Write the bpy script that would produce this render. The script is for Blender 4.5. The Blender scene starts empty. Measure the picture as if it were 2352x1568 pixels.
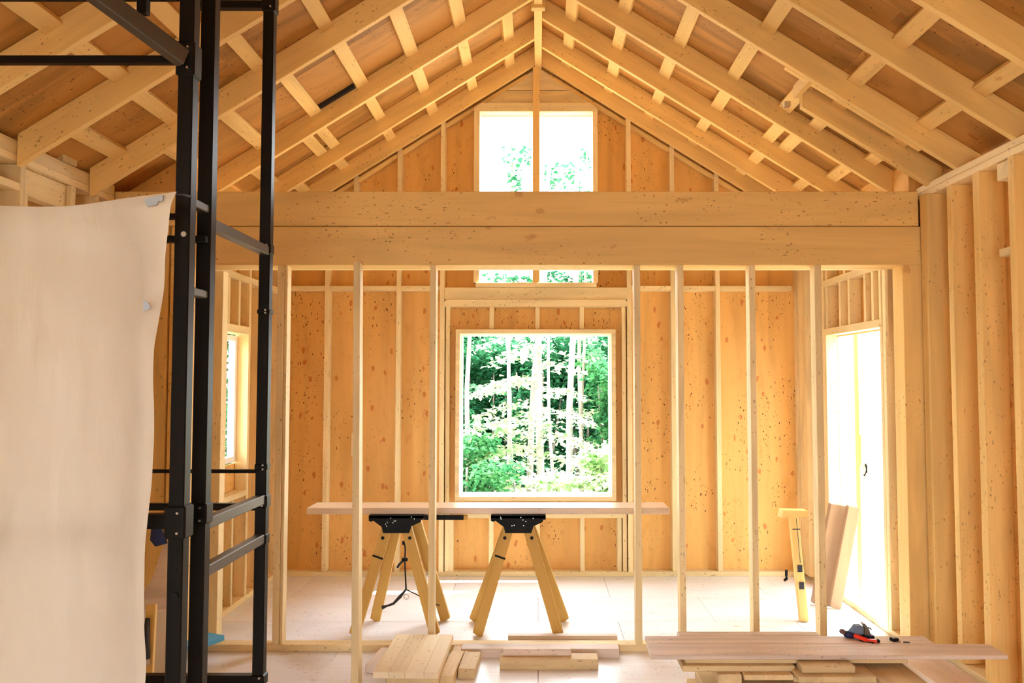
import bpy, bmesh, math, random
import numpy as np
from mathutils import Vector, Matrix, noise
random.seed(7)
RNG = np.random.default_rng(11)
S = bpy.context.scene
COL = S.collection
R = math.radians

# ------------------------------------------------------------------ camera, sky, sun, exposure
cam = bpy.data.objects.new('camera', bpy.data.cameras.new('camera'))
COL.objects.link(cam)
cam.location = (0, 0, 1.65)
cam.rotation_euler = (R(92.8), 0, 0)
cam.data.sensor_width = 36.0
cam.data.lens = 1850 / 2352 * 36
cam.data.shift_x = -60 / 2352
cam.data.clip_start = 0.05
S.camera = cam

W = bpy.data.worlds.new('hazy_sky')
S.world = W
W.use_nodes = True
bg = W.node_tree.nodes['Background']
bg.inputs[0].default_value = (0.92, 0.97, 1.0, 1)
bg.inputs[1].default_value = 12.0

sun = bpy.data.objects.new('sun', bpy.data.lights.new('sun', 'SUN'))
COL.objects.link(sun)
sun.data.energy = 24
sun.data.color = (1, 0.97, 0.93)
sun.data.angle = R(0.7)
sun.rotation_euler = Vector((-0.27, -0.16, -0.93)).to_track_quat('-Z', 'Y').to_euler()

S.view_settings.view_transform = 'Standard'
S.view_settings.look = 'None'
S.view_settings.exposure = 0.42
S.view_settings.gamma = 1
S.view_settings.use_curve_mapping = False
S.cycles.max_bounces = 14
S.cycles.diffuse_bounces = 10
S.cycles.glossy_bounces = 4
S.cycles.transmission_bounces = 6
S.cycles.sample_clamp_indirect = 12


# ------------------------------------------------------------------ materials
def mat(name, color, rough=0.6, metal=0.0, spec=0.5):
    m = bpy.data.materials.new(name)
    m.use_nodes = True
    b = m.node_tree.nodes['Principled BSDF']
    b.inputs['Base Color'].default_value = (*color, 1)
    b.inputs['Roughness'].default_value = rough
    b.inputs['Metallic'].default_value = metal
    b.inputs['Specular IOR Level'].default_value = spec
    return m


def wood(name, base, grain=(1.1, 14, 14), dark=0.80, speck=0.5, knot=0.5, rough=0.6, spec=0.25, vary=0.10, knotcol=(0.36, 0.10, 0.02), bump=0.0, kscale=1.0, kth=.10):
    """pale timber: streaky grain, dark flecks, reddish knots, each piece a little different"""
    m = bpy.data.materials.new(name)
    m.use_nodes = True
    nt = m.node_tree
    N, L = nt.nodes, nt.links
    b = N['Principled BSDF']
    b.inputs['Roughness'].default_value = rough
    b.inputs['Specular IOR Level'].default_value = spec
    tc = N.new('ShaderNodeTexCoord')
    oi = N.new('ShaderNodeObjectInfo')
    mul = N.new('ShaderNodeVectorMath'); mul.operation = 'SCALE'
    cmb = N.new('ShaderNodeCombineXYZ')
    for i, k in enumerate((37.0, 53.0, 71.0)):
        mm = N.new('ShaderNodeMath'); mm.operation = 'MULTIPLY'; mm.inputs[1].default_value = k
        L.new(oi.outputs['Random'], mm.inputs[0]); L.new(mm.outputs[0], cmb.inputs[i])
    add = N.new('ShaderNodeVectorMath'); add.operation = 'ADD'
    L.new(tc.outputs['Object'], add.inputs[0]); L.new(cmb.outputs[0], add.inputs[1])
    vec = add.outputs[0]

    def scaled(s):
        v = N.new('ShaderNodeVectorMath'); v.operation = 'MULTIPLY'
        v.inputs[1].default_value = s
        L.new(vec, v.inputs[0])
        return v.outputs[0]

    def noisetex(s, detail=3, dist=0.0):
        n = N.new('ShaderNodeTexNoise'); n.inputs['Scale'].default_value = 1
        n.inputs['Detail'].default_value = detail; n.inputs['Distortion'].default_value = dist
        L.new(scaled(s), n.inputs['Vector'])
        return n.outputs[0]

    def ramp(sock, a, c):
        r = N.new('ShaderNodeMapRange'); r.interpolation_type = 'SMOOTHSTEP'
        r.inputs[1].default_value = a; r.inputs[2].default_value = c
        L.new(sock, r.inputs[0])
        return r.outputs[0]

    def math_(op, a, c):
        r = N.new('ShaderNodeMath'); r.operation = op
        for i, q in enumerate((a, c)):
            if isinstance(q, (int, float)): r.inputs[i].default_value = q
            else: L.new(q, r.inputs[i])
        return r.outputs[0]

    def mix(f, a, c):
        r = N.new('ShaderNodeMix'); r.data_type = 'RGBA'
        if isinstance(f, float): r.inputs[0].default_value = f
        else: L.new(f, r.inputs[0])
        for k, q in ((6, a), (7, c)):
            if isinstance(q, tuple): r.inputs[k].default_value = (*q, 1)
            else: L.new(q, r.inputs[k])
        return r.outputs[2]

    g = grain
    fig = noisetex((g[0] * .9, g[1] * .45, g[2] * .45), 4, 1.2)
    col = mix(ramp(fig, .38, .72), base, tuple(c * dark for c in base))
    fine = noisetex((g[0] * 2.5, g[1] * 7, g[2] * 7), 2, .4)
    col = mix(math_('MULTIPLY', ramp(fine, .52, .8), .35), col, tuple(c * d for c, d in zip(base, (.72, .60, .45))))
    # knots
    if knot > 0:
        vo = N.new('ShaderNodeTexVoronoi'); vo.inputs['Scale'].default_value = 1
        mx = max(g)
        ks = tuple((2.0 if x < mx else 3.6) * kscale for x in g)
        L.new(scaled(ks), vo.inputs['Vector'])
        wob = noisetex((22, 22, 22), 3)
        dd = math_('ADD', vo.outputs['Distance'], math_('MULTIPLY', wob, .30))
        f = math_('MULTIPLY', math_('SUBTRACT', 1.0, ramp(dd, kth + .07, kth + .12)), knot)
        col = mix(f, col, knotcol)
    # flecks
    if speck > 0:
        for s_, th, am in (((16, 27, 27), .15, 1.0), ((7, 30, 30), .13, .8), ((30, 40, 40), .17, .7)):
            vo = N.new('ShaderNodeTexVoronoi'); vo.inputs['Scale'].default_value = 1
            sc = tuple(s_[0] if x < max(g) else s_[1] for x in g)
            L.new(scaled(sc), vo.inputs['Vector'])
            gate = ramp(noisetex((2.1, 2.1, 2.1), 2), .46, .56)
            f = math_('MULTIPLY', math_('MULTIPLY', math_('SUBTRACT', 1.0, ramp(vo.outputs['Distance'], th * .7, th)), gate), min(1.0, speck * am))
            col = mix(f, col, (.10, .035, .012))
    hs = N.new('ShaderNodeHueSaturation')
    r = N.new('ShaderNodeMapRange'); r.inputs[3].default_value = 1 - vary; r.inputs[4].default_value = 1 + vary * .6
    L.new(oi.outputs['Random'], r.inputs[0]); L.new(r.outputs[0], hs.inputs['Value'])
    L.new(col, hs.inputs['Color'])
    L.new(hs.outputs[0], b.inputs['Base Color'])
    if bump:
        bp = N.new('ShaderNodeBump'); bp.inputs['Strength'].default_value = bump; bp.inputs['Distance'].default_value = .002
        L.new(fine, bp.inputs['Height']); L.new(bp.outputs[0], b.inputs['Normal'])
    return m


M = {}
M['stud'] = wood('pale_framing_timber', (0.83, 0.67, 0.37), speck=.5, knot=.35, vary=.08)
M['rafter'] = wood('rafter_timber', (0.83, 0.57, 0.215), grain=(.8, 15, 15), dark=.84, speck=.5, knot=.4, vary=.07)
M['beam'] = wood('laminated_beam_timber', (0.80, 0.54, 0.20), grain=(.7, 16, 16), dark=.84, speck=.6, knot=.35, vary=.05, kscale=1.3, kth=.14)
M['sheath'] = wood('orange_wall_sheathing', (0.75, 0.435, 0.135), grain=(6, 6, 1.2), dark=.84, speck=1.0, knot=.62, vary=.05, knotcol=(.46, .10, .018), kscale=2.6, kth=.19)
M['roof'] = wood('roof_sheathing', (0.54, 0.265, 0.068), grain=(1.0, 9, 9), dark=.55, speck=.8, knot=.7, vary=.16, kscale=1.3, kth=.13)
M['floor'] = wood('floor_plywood', (0.79, 0.81, 0.85), grain=(1.0, 5, 5), dark=.92, speck=.5, knot=.3, vary=.05, rough=.28, spec=.75)
M['plank'] = wood('pinkish_plank', (0.72, 0.60, 0.50), speck=.4, knot=.2, vary=.10, rough=.5)
M['offcut'] = wood('offcut_timber', (0.70, 0.535, 0.29), speck=.6, knot=.25, vary=.14)
M['brownbeam'] = wood('brown_beam_timber', (0.38, 0.24, 0.14), speck=.15, knot=.1, vary=.03)
M['glued'] = wood('glued_pale_board', (0.80, 0.68, 0.46), grain=(.9, 8, 8), dark=.93, speck=.55, knot=.15, vary=.015)
M['bench'] = wood('bench_plank', (0.66, 0.49, 0.33), speck=.3, knot=.1, vary=.0, rough=.3, spec=.6)
M['leg'] = wood('golden_sawhorse_timber', (0.62, 0.385, 0.10), dark=.88, speck=.15, knot=0.0, vary=.05)
M['yellow'] = wood('yellow_level_timber', (0.80, 0.55, 0.20), dark=.9, speck=.1, knot=0.0, vary=.03)
M['black'] = mat('black_scaffold_paint', (0.005, 0.004, 0.0032), .40, 0.0, .15)
M['rail'] = mat('worn_dark_steel', (0.085, 0.075, 0.06), .42, .45)
M['bracket'] = mat('black_bracket_plastic', (0.004, 0.004, 0.0045), .6, 0, .2)
M['steel'] = mat('bright_zinc_bolt', (0.6, 0.58, 0.55), .3, 1.0)
M['dark'] = mat('gap_black', (0.01, 0.01, 0.011), .7)
M['strap'] = mat('black_strap', (0.02, 0.02, 0.024), .7)
M['white'] = mat('white_window_vinyl', (0.85, 0.86, 0.86), .4)
M['palefence'] = wood('pale_outdoor_boards', (0.86, 0.82, 0.75), speck=.1, knot=0.0, vary=.04)
M['bluefoam'] = mat('blue_foam_board', (0.10, 0.42, 0.72), .7)
M['whitefoam'] = mat('white_foam_board', (0.75, 0.75, 0.74), .7)
M['navy'] = mat('navy_tool_plastic', (0.008, 0.014, 0.06), .5, 0, .3)
M['bluegrey'] = mat('blue_grey_tool_cloth', (0.13, 0.19, 0.28), .7)
M['greytool'] = mat('grey_tool_metal', (0.16, 0.155, 0.13), .45, .5)
M['brownrub'] = mat('brown_rubber', (0.12, 0.06, 0.045), .5)
M['red'] = mat('red_plastic', (0.80, 0.035, 0.012), .35)
M['vial'] = mat('dark_vial_window', (0.03, 0.035, 0.05), .25)
M['grey'] = mat('grey_clip_plastic', (0.32, 0.36, 0.40), .5)
M['bark'] = wood('pale_bark', (0.38, 0.37, 0.36), grain=(9, 9, 2), dark=.55, speck=.6, knot=.2, rough=.9, spec=.1)
M['barkdark'] = wood('grey_bark', (0.22, 0.19, 0.16), grain=(9, 9, 2), dark=.55, speck=.6, knot=.2, rough=.9, spec=.1)

g = bpy.data.materials.new('window_glass'); g.use_nodes = True
nt = g.node_tree; nt.nodes.clear()
o_ = nt.nodes.new('ShaderNodeOutputMaterial'); mx = nt.nodes.new('ShaderNodeMixShader')
tr = nt.nodes.new('ShaderNodeBsdfTransparent'); gl = nt.nodes.new('ShaderNodeBsdfGlossy'); gl.inputs['Roughness'].default_value = .02
mx.inputs[0].default_value = .06
nt.links.new(tr.outputs[0], mx.inputs[1]); nt.links.new(gl.outputs[0], mx.inputs[2]); nt.links.new(mx.outputs[0], o_.inputs[0])
M['glass'] = g


def leafmat(name, a, c, trans=.45):
    m = bpy.data.materials.new(name); m.use_nodes = True
    nt = m.node_tree; N, L = nt.nodes, nt.links
    N.clear()
    out = N.new('ShaderNodeOutputMaterial'); d = N.new('ShaderNodeBsdfDiffuse'); t = N.new('ShaderNodeBsdfTranslucent'); x = N.new('ShaderNodeMixShader')
    tc = N.new('ShaderNodeTexCoord'); n = N.new('ShaderNodeTexNoise'); n.inputs['Scale'].default_value = 3.5; n.inputs['Detail'].default_value = 4
    r = N.new('ShaderNodeMix'); r.data_type = 'RGBA'; r.inputs[6].default_value = (*a, 1); r.inputs[7].default_value = (*c, 1)
    mr = N.new('ShaderNodeMapRange'); mr.inputs[1].default_value = .35; mr.inputs[2].default_value = .65
    L.new(tc.outputs['Object'], n.inputs['Vector']); L.new(n.outputs[0], mr.inputs[0]); L.new(mr.outputs[0], r.inputs[0])
    L.new(r.outputs[2], d.inputs[0]); L.new(r.outputs[2], t.inputs[0])
    x.inputs[0].default_value = trans
    L.new(d.outputs[0], x.inputs[1]); L.new(t.outputs[0], x.inputs[2]); L.new(x.outputs[0], out.inputs[0])
    return m


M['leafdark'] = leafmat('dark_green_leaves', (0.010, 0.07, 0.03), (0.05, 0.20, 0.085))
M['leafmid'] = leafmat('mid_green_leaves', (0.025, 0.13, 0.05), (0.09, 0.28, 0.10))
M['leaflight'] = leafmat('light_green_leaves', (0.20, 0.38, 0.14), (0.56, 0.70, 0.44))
M['ground'] = wood('bare_ground', (0.40, 0.36, 0.27), grain=(1, 1, 1.2), dark=.6, speck=0.0, knot=0.0, rough=.95, spec=.05)

# polythene sheet
p = bpy.data.materials.new('milky_polythene'); p.use_nodes = True
nt = p.node_tree; N, L = nt.nodes, nt.links; N.clear()
out = N.new('ShaderNodeOutputMaterial')
d = N.new('ShaderNodeBsdfDiffuse'); d.inputs[0].default_value = (.76, .71, .60, 1)
t = N.new('ShaderNodeBsdfTranslucent'); t.inputs[0].default_value = (.78, .71, .58, 1)
gl = N.new('ShaderNodeBsdfGlossy'); gl.inputs['Roughness'].default_value = .22; gl.inputs[0].default_value = (1, 1, 1, 1)
x1 = N.new('ShaderNodeMixShader'); x1.inputs[0].default_value = .45
x2 = N.new('ShaderNodeMixShader')
lw = N.new('ShaderNodeLayerWeight'); lw.inputs[0].default_value = .25
mm = N.new('ShaderNodeMath'); mm.operation = 'MULTIPLY'; mm.inputs[1].default_value = .35
tc = N.new('ShaderNodeTexCoord'); mp = N.new('ShaderNodeVectorMath'); mp.operation = 'MULTIPLY'; mp.inputs[1].default_value = (26, 26, 5)
nz = N.new('ShaderNodeTexNoise'); nz.inputs['Scale'].default_value = 1; nz.inputs['Detail'].default_value = 5; nz.inputs['Distortion'].default_value = .8
bp = N.new('ShaderNodeBump'); bp.inputs['Strength'].default_value = .4; bp.inputs['Distance'].default_value = .01
L.new(tc.outputs['Object'], mp.inputs[0]); L.new(mp.outputs[0], nz.inputs['Vector']); L.new(nz.outputs[0], bp.inputs['Height'])
for q in (d, gl): L.new(bp.outputs[0], q.inputs['Normal'])
L.new(d.outputs[0], x1.inputs[1]); L.new(t.outputs[0], x1.inputs[2])
L.new(lw.outputs['Fresnel'], mm.inputs[0]); L.new(mm.outputs[0], x2.inputs[0])
L.new(x1.outputs[0], x2.inputs[1]); L.new(gl.outputs[0], x2.inputs[2]); L.new(x2.outputs[0], out.inputs[0])
M['sheet'] = p


# ------------------------------------------------------------------ helpers
def link(name, me, parent=None, label=None, cat=None, group=None, kind=None):
    o = bpy.data.objects.new(name, me)
    COL.objects.link(o)
    if parent is not None: o.parent = parent
    for k, v in (('label', label), ('category', cat), ('group', group), ('kind', kind)):
        if v: o[k] = v
    return o


def place(o, mw):
    """world matrix for an object under an unrotated or rotated parent"""
    if o.parent is not None:
        pm = o.parent.matrix_basis.copy()
        q = o.parent.parent
        while q is not None:
            pm = q.matrix_basis @ pm; q = q.parent
        o.matrix_basis = pm.inverted() @ mw
    else:
        o.matrix_basis = mw


def thing(name, label, cat, loc=(0, 0, 0), group=None, kind=None):
    o = link(name, None, None, label, cat, group, kind)
    o.location = loc
    o.empty_display_size = .1
    return o


def struct(name, label, loc=(0, 0, 0)):
    o = link(name, None, None, label, None, None, 'structure')
    o.location = loc
    return o


CACHE = {}


def box_me(L_, a, b, m, bev=.0025, shear=0.0):
    key = (round(L_, 4), round(a, 4), round(b, 4), m.name, bev, shear)
    if key in CACHE: return CACHE[key]
    bm = bmesh.new()
    bmesh.ops.create_cube(bm, size=1)
    for v in bm.verts: v.co = Vector((v.co.x * L_, v.co.y * a, v.co.z * b))
    if shear:
        for v in bm.verts: v.co.x += shear * v.co.z
    if bev: bmesh.ops.bevel(bm, geom=bm.edges[:], offset=min(bev, L_ * .2, a * .2, b * .2), segments=1, affect='EDGES', profile=.5)
    me = bpy.data.meshes.new('timber')
    bm.to_mesh(me); bm.free()
    me.materials.append(m)
    CACHE[key] = me
    return me


def board(name, parent, p0, p1, a, b, m, up=(0, 0, 1), bev=.0025, shear=0.0, **kw):
    """timber from p0 to p1 (centre line); b is its size along 'up', a its size across"""
    p0, p1 = Vector(p0), Vector(p1)
    x = (p1 - p0); L_ = x.length; x.normalize()
    z = Vector(up); z = (z - x * z.dot(x)).normalized(); y = z.cross(x)
    o = link(name, box_me(L_, a, b, m, bev, shear), parent, **kw)
    mw = Matrix((x, y, z)).transposed().to_4x4(); mw.translation = (p0 + p1) / 2
    place(o, mw)
    return o


def bx(name, parent, x0, x1, y0, y1, z0, z1, m, bev=.0025, rot=0.0, **kw):
    """axis-aligned timber, its local X along the longest side; rot turns it about the vertical"""
    c = Vector(((x0 + x1) / 2, (y0 + y1) / 2, (z0 + z1) / 2)); d = (x1 - x0, y1 - y0, z1 - z0)
    k = d.index(max(d))
    if k == 0: A = Matrix(((1, 0, 0), (0, 1, 0), (0, 0, 1))); s = d
    elif k == 1: A = Matrix(((0, -1, 0), (1, 0, 0), (0, 0, 1))); s = (d[1], d[0], d[2])
    else: A = Matrix(((0, 0, -1), (0, 1, 0), (1, 0, 0))); s = (d[2], d[1], d[0])
    o = link(name, box_me(*s, m, bev), parent, **kw)
    mw = (Matrix.Rotation(rot, 3, 'Z') @ A).to_4x4(); mw.translation = c
    place(o, mw)
    return o


def from_bm(name, bm, m, parent=None, smooth=False, mw=None, **kw):
    me = bpy.data.meshes.new(name)
    bmesh.ops.recalc_face_normals(bm, faces=bm.faces[:])
    bm.to_mesh(me); bm.free()
    for q in (m if isinstance(m, (list, tuple)) else [m]): me.materials.append(q)
    if smooth:
        for f in me.polygons: f.use_smooth = True
    o = link(name, me, parent, **kw)
    place(o, mw if mw is not None else Matrix())
    return o


def prism(name, parent, poly, axis, d0, d1, m, **kw):
    """polygon (pairs) extruded along axis 'y' (pairs are x, z) or 'x' (pairs are y, z) or 'z'"""
    bm = bmesh.new()
    def pt(q, d):
        return {'y': (q[0], d, q[1]), 'x': (d, q[0], q[1]), 'z': (q[0], q[1], d)}[axis]
    A = [bm.verts.new(pt(q, d0)) for q in poly]; B = [bm.verts.new(pt(q, d1)) for q in poly]
    bm.faces.new(A); bm.faces.new(B[::-1])
    for i in range(len(poly)):
        j = (i + 1) % len(poly)
        bm.faces.new((A[i], B[i], B[j], A[j]))
    return from_bm(name, bm, m, parent, **kw)


def clip(poly, a, b, c):
    """keep a*x+b*y<=c"""
    out = []
    for i in range(len(poly)):
        p, q = poly[i], poly[(i + 1) % len(poly)]
        fp, fq = a * p[0] + b * p[1] - c, a * q[0] + b * q[1] - c
        if fp <= 0: out.append(p)
        if fp * fq < 0:
            t = fp / (fp - fq); out.append((p[0] + (q[0] - p[0]) * t, p[1] + (q[1] - p[1]) * t))
    return out


def tube_bm(bm, pts, r, n=8):
    pts = [Vector(q) for q in pts]
    rings = []
    for i, q in enumerate(pts):
        d = (pts[min(i + 1, len(pts) - 1)] - pts[max(i - 1, 0)]).normalized()
        u = d.cross(Vector((0, 0, 1)) if abs(d.z) < .95 else Vector((1, 0, 0))).normalized(); v = d.cross(u)
        rr = r[i] if isinstance(r, (list, tuple)) else r
        rings.append([bm.verts.new(q + (u * math.cos(2 * math.pi * k / n) + v * math.sin(2 * math.pi * k / n)) * rr) for k in range(n)])
    for a, b in zip(rings, rings[1:]):
        for k in range(n): bm.faces.new((a[k], a[(k + 1) % n], b[(k + 1) % n], b[k]))
    bm.faces.new(rings[0][::-1]); bm.faces.new(rings[-1])


def tube(name, parent, pts, r, m, n=8, **kw):
    bm = bmesh.new(); tube_bm(bm, pts, r, n)
    return from_bm(name, bm, m, parent, smooth=True, **kw)


# ------------------------------------------------------------------ roof constants
SL = 0.628                       # roof pitch (rise over run)
ANG = math.atan(SL)
ZR = 4.40                        # underside of the rafters at the ridge line
CA, SA = math.cos(ANG), math.sin(ANG)
RD = 0.14                        # rafter depth
def zbot(x): return ZR - SL * abs(x)
ZT = ZR + RD / CA                # top of the rafters at the ridge line
def gable(poly, zc=ZT): return clip(clip(poly, SL, 1, zc), -SL, 1, zc)

# ------------------------------------------------------------------ floor and ground
floor = struct('floor', 'pinkish plywood subfloor in large panels across both rooms')
bx('subfloor', floor, -2.62, 2.45, -3.6, 6.98, -.20, -.02, M['floor'])
ys = [-3.6, -3.22, -2.0, -.78, .44, 1.66, 2.88, 4.10, 5.0, 5.62, 6.24, 6.98]
for i in range(len(ys) - 1):
    off = 0.0 if i % 2 else .55
    xs = [-2.62] + [q for q in (-2.44 + off, -1.22 + off, off, 1.22 + off) if -2.5 < q < 2.4] + [2.45]
    for xa, xb in zip(xs, xs[1:]):
        bx('floor_panel', floor, xa + .0015, xb - .0015, ys[i] + .0015, ys[i + 1] - .0015, -.02, 0, M['floor'], bev=.001)
gr = bmesh.new()
bmesh.ops.create_grid(gr, x_segments=40, y_segments=40, size=45)
for v in gr.verts:
    v.co.y += 20
    far = max(0, v.co.y - 8)
    v.co.z = -.30 - .02 * far + .10 * noise.noise(v.co * .25)
from_bm('ground', gr, M['ground'], None, smooth=True, label='bare ground outside the house under the trees', kind='structure')

# ------------------------------------------------------------------ roof
ceiling = struct('ceiling', 'open gable roof of rafters, blocking and orange sheathing panels', (0, 0, 0))
bx('ridge_beam', ceiling, -.03, .03, -3.6, 7.0, 4.37, 4.66, M['rafter'])
LY = [6.865, 6.335, 5.635, 4.715, 4.055, 3.48, 2.90, 2.30, 1.70, 1.1, .5, -.1, -.7, -1.3, -1.9, -2.5, -3.1]
RY = [6.865, 6.485, 5.965, 5.38, 4.62, 4.05, 3.51, 2.93, 2.35, 1.75, 1.15, .55, -.05, -.65, -1.25, -1.85, -2.45, -3.05]
def rafter(side, y, x0=.0, x1=2.56, name='rafter', drop=0.0, w=.04):
    xm = [(x0 + .028 if x0 < .01 else x0), x1]
    c = RD / 2 / CA
    p0 = (side * xm[0], y, zbot(xm[0]) + c - drop); p1 = (side * xm[1], y, zbot(xm[1]) + c - drop)
    return board(name, ceiling, p0, p1, w, RD, M['rafter'], shear=-SL)
for y in LY: rafter(-1, y, x1=2.645)
for y in RY: rafter(1, y)
rafter(1, 4.95, 1.64, 2.50, 'short_rafter', 0.02, .05)
# trimmers and cross pieces round the cut rafter
bx('trimmer_block', ceiling, 1.60, 1.64, 4.642, 4.975, 3.42, 3.50, M['rafter'])
board('trimmer', ceiling, (1.50, 4.74, zbot(1.50) + .10), (2.30, 4.74, zbot(2.30) + .10), .04, .09, M['rafter'])
bx('connector_plate', ceiling, 1.56, 1.60, 5.02, 5.05, 3.385, 3.42, M['steel'])
bx('ridge_block', ceiling, -.05, .05, 5.70, 5.76, 4.345, 4.42, M['rafter'])
# blocking flat against the sheathing between the rafters
def blocks(side, ya, yb, xs):
    for q in xs:
        zc = ZT - SL * q - (.02 + .0) / CA
        w = .085 + .012 * random.random()
        board('blocking', ceiling, (side * q, ya + .021, zc), (side * q, yb - .021, zc), w, .038, M['rafter'], up=(side * SA, 0, CA))
ROWS = {'L01': (-1, LY[1], LY[0], (.25, .57, .91, 1.27, 1.67, 2.0, 2.33)), 'L12': (-1, LY[2], LY[1], (.24, .57, .91, 1.26, 1.62, 1.72, 2.1, 2.4)),
        'L23': (-1, LY[3], LY[2], (.22, .56, .90, 1.25, 1.58, 1.95, 2.3)), 'L34': (-1, LY[4], LY[3], (.5, .87, 1.26, 1.65, 2.15, 2.47)),
        'L45': (-1, LY[5], LY[4], (.6, 1.0, 1.40, 1.79, 2.13)), 'L56': (-1, LY[6], LY[5], (.6, 1.0, 1.40, 1.79, 2.13)), 'L67': (-1, LY[7], LY[6], (.6, 1.0, 1.40, 1.79, 2.13)),
        'R01': (1, RY[1], RY[0], (.25, .61, .96, 1.33, 1.74, 2.1)), 'R12': (1, RY[2], RY[1], (.25, .61, .97, 1.33, 1.75, 2.1)),
        'R23': (1, RY[3], RY[2], (.25, .60, .95, 1.34, 1.72, 1.84, 2.19)), 'R34': (1, RY[4], RY[3], (.27, .59, .96, 1.32, 1.67, 1.87, 2.24)),
        'R45': (1, RY[5], RY[4], (.6, .96, 1.34, 1.84, 2.24)), 'R56': (1, RY[6], RY[5], (.6, 1.0, 1.42, 1.85, 2.25)),
        'R67': (1, RY[7], RY[6], (.6, 1.0, 1.42, 1.85, 2.25)), 'R78': (1, RY[8], RY[7], (.6, 1.0, 1.42, 1.85, 2.25))}
for sd, ya, yb, xs in ROWS.values(): blocks(sd, ya, yb, xs)
# sheathing panels on top
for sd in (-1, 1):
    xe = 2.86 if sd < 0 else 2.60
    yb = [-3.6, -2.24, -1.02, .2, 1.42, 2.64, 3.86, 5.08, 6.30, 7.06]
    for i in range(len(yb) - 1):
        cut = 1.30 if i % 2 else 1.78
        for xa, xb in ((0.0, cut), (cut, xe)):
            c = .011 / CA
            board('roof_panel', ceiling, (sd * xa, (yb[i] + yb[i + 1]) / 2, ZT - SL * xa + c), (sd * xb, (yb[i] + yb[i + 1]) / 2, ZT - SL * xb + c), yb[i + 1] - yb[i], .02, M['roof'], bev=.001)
# black strip standing in for the dark gap over the third left rafter
board('dark_gap_strip', ceiling, (-1.30, 5.60, zbot(1.30) + .150), (-1.62, 5.60, zbot(1.62) + .153), .03, .03, M['dark'], label='black strip for the dark gap')

# ------------------------------------------------------------------ back wall
wb = struct('wall_back', 'studded back gable wall of orange sheathing around two windows', (0, 6.9, 0))
YB = 6.99
def sheet_b(x0, x1, z0, z1):
    poly = gable([(x0, z0), (x1, z0), (x1, z1), (x0, z1)])
    if len(poly) > 2: prism('sheathing_panel', wb, poly, 'y', YB, YB + .014, M['sheath'])
for xs in ([-2.36, -1.83, -1.21, -.82], [.80, 1.15, 1.55, 2.0, 2.46]):
    for xa, xb in zip(xs, xs[1:]):
        sheet_b(xa, xb, 0, 2.45); sheet_b(xa, xb, 2.45, 4.9)
sheet_b(-.82, -.68, 0, 2.45); sheet_b(.63, .80, 0, 2.45); sheet_b(-.68, .63, 0, .66); sheet_b(-.68, .63, 2.055, 2.45)
sheet_b(-.82, -.51, 2.45, 4.9); sheet_b(.475, .80, 2.45, 4.9); sheet_b(-.51, .475, 3.98, 4.9)
def stud_b(x, z0, z1, w=.04, y0=6.9):
    poly = gable([(x - w / 2, z0), (x + w / 2, z0), (x + w / 2, z1), (x - w / 2, z1)])
    h = max(q[1] for q in poly)
    return bx('stud', wb, x - w / 2, x + w / 2, y0, YB, z0, min(h, ZR - SL * abs(x) + (.02 if z1 > 3 else 9)), M['stud'])
bx('bottom_plate', wb, -2.2, 2.29, 6.895, YB, 0, .04, M['stud'])
for x in (-1.815, -1.2, 1.16, 1.545, -2.17, 2.245): stud_b(x, .04, 4.9)
for x in (-.822, .782): stud_b(x, .04, 4.9, y0=6.88)
stud_b(-.775, .04, 2.29, .035); stud_b(.735, .04, 2.29, .035)
for x in (-1.577,): stud_b(x, 2.70, 4.9)
for xa, xb in ((-2.15, -1.835), (-1.795, -1.22), (-1.18, -.842), (.802, 1.14), (1.18, 1.525), (1.565, 2.18)):
    bx('fire_block', wb, xa, xb, 6.898, YB, 2.425, 2.467, M['stud'])
bx('window_header', wb, -.80, .76, 6.865, YB, 2.345, 2.45, M['stud'])
prism('header_ledge', wb, [(-.80, 2.285), (.76, 2.285), (.76, 2.322), (.745, 2.343), (-.785, 2.343), (-.80, 2.322)], 'y', 6.85, 6.98, M['stud'])
for x in (-.40, -.005, .375): bx('cripple_stud', wb, x - .019, x + .019, 6.905, YB, 2.095, 2.285, M['stud'])
bx('window_apron', wb, -.62, .72, 6.88, YB, .49, .53, M['stud'])
for x in (-.74, -.40, -.005, .376, .69): bx('cripple_stud', wb, x - .019, x + .019, 6.905, YB, .04, .49, M['stud'])
bx('batten', wb, -1.609, -1.595, 6.97, YB, 1.00, 1.20, M['stud'])
# boards closing the gable above the high window
for za, zb in ((4.06, 4.185), (4.19, 4.42)):
    prism('gable_board', wb, gable([(-1, za), (1, za), (1, zb), (-1, zb)], ZR - .01), 'y', 6.93, 6.985, M['stud'])
for sd in (-1, 1):
    board('gable_nailer', wb, (sd * .10, 6.945, zbot(.10) - .022), (sd * 2.3, 6.945, zbot(2.3) - .022), .05, .03, M['rafter'])

w1 = struct('window_1', 'large square unglazed window opening with pale timber lining', (0, 6.9, .66))
def frame(parent, x0, x1, z0, z1, w, y0, y1, m, names=('head_lining', 'sill_lining', 'jamb_lining')):
    prism(names[0], parent, [(x0, z1), (x1, z1), (x1 - w, z1 - w), (x0 + w, z1 - w)], 'y', y0, y1, m)
    prism(names[1], parent, [(x0, z0), (x1, z0), (x1 - w, z0 + w), (x0 + w, z0 + w)], 'y', y0, y1, m)
    prism(names[2], parent, [(x0, z0), (x0 + w, z0 + w), (x0 + w, z1 - w), (x0, z1)], 'y', y0, y1, m)
    prism(names[2], parent, [(x1, z0), (x1 - w, z0 + w), (x1 - w, z1 - w), (x1, z1)], 'y', y0, y1, m)
frame(w1, -.705, .662, .635, 2.09, .036, 6.875, 7.03, M['stud'])
frame(w1, -.669, .626, .671, 2.054, .014, 6.96, 7.05, M['white'], ('head_stop', 'sill_stop', 'jamb_stop'))
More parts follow.
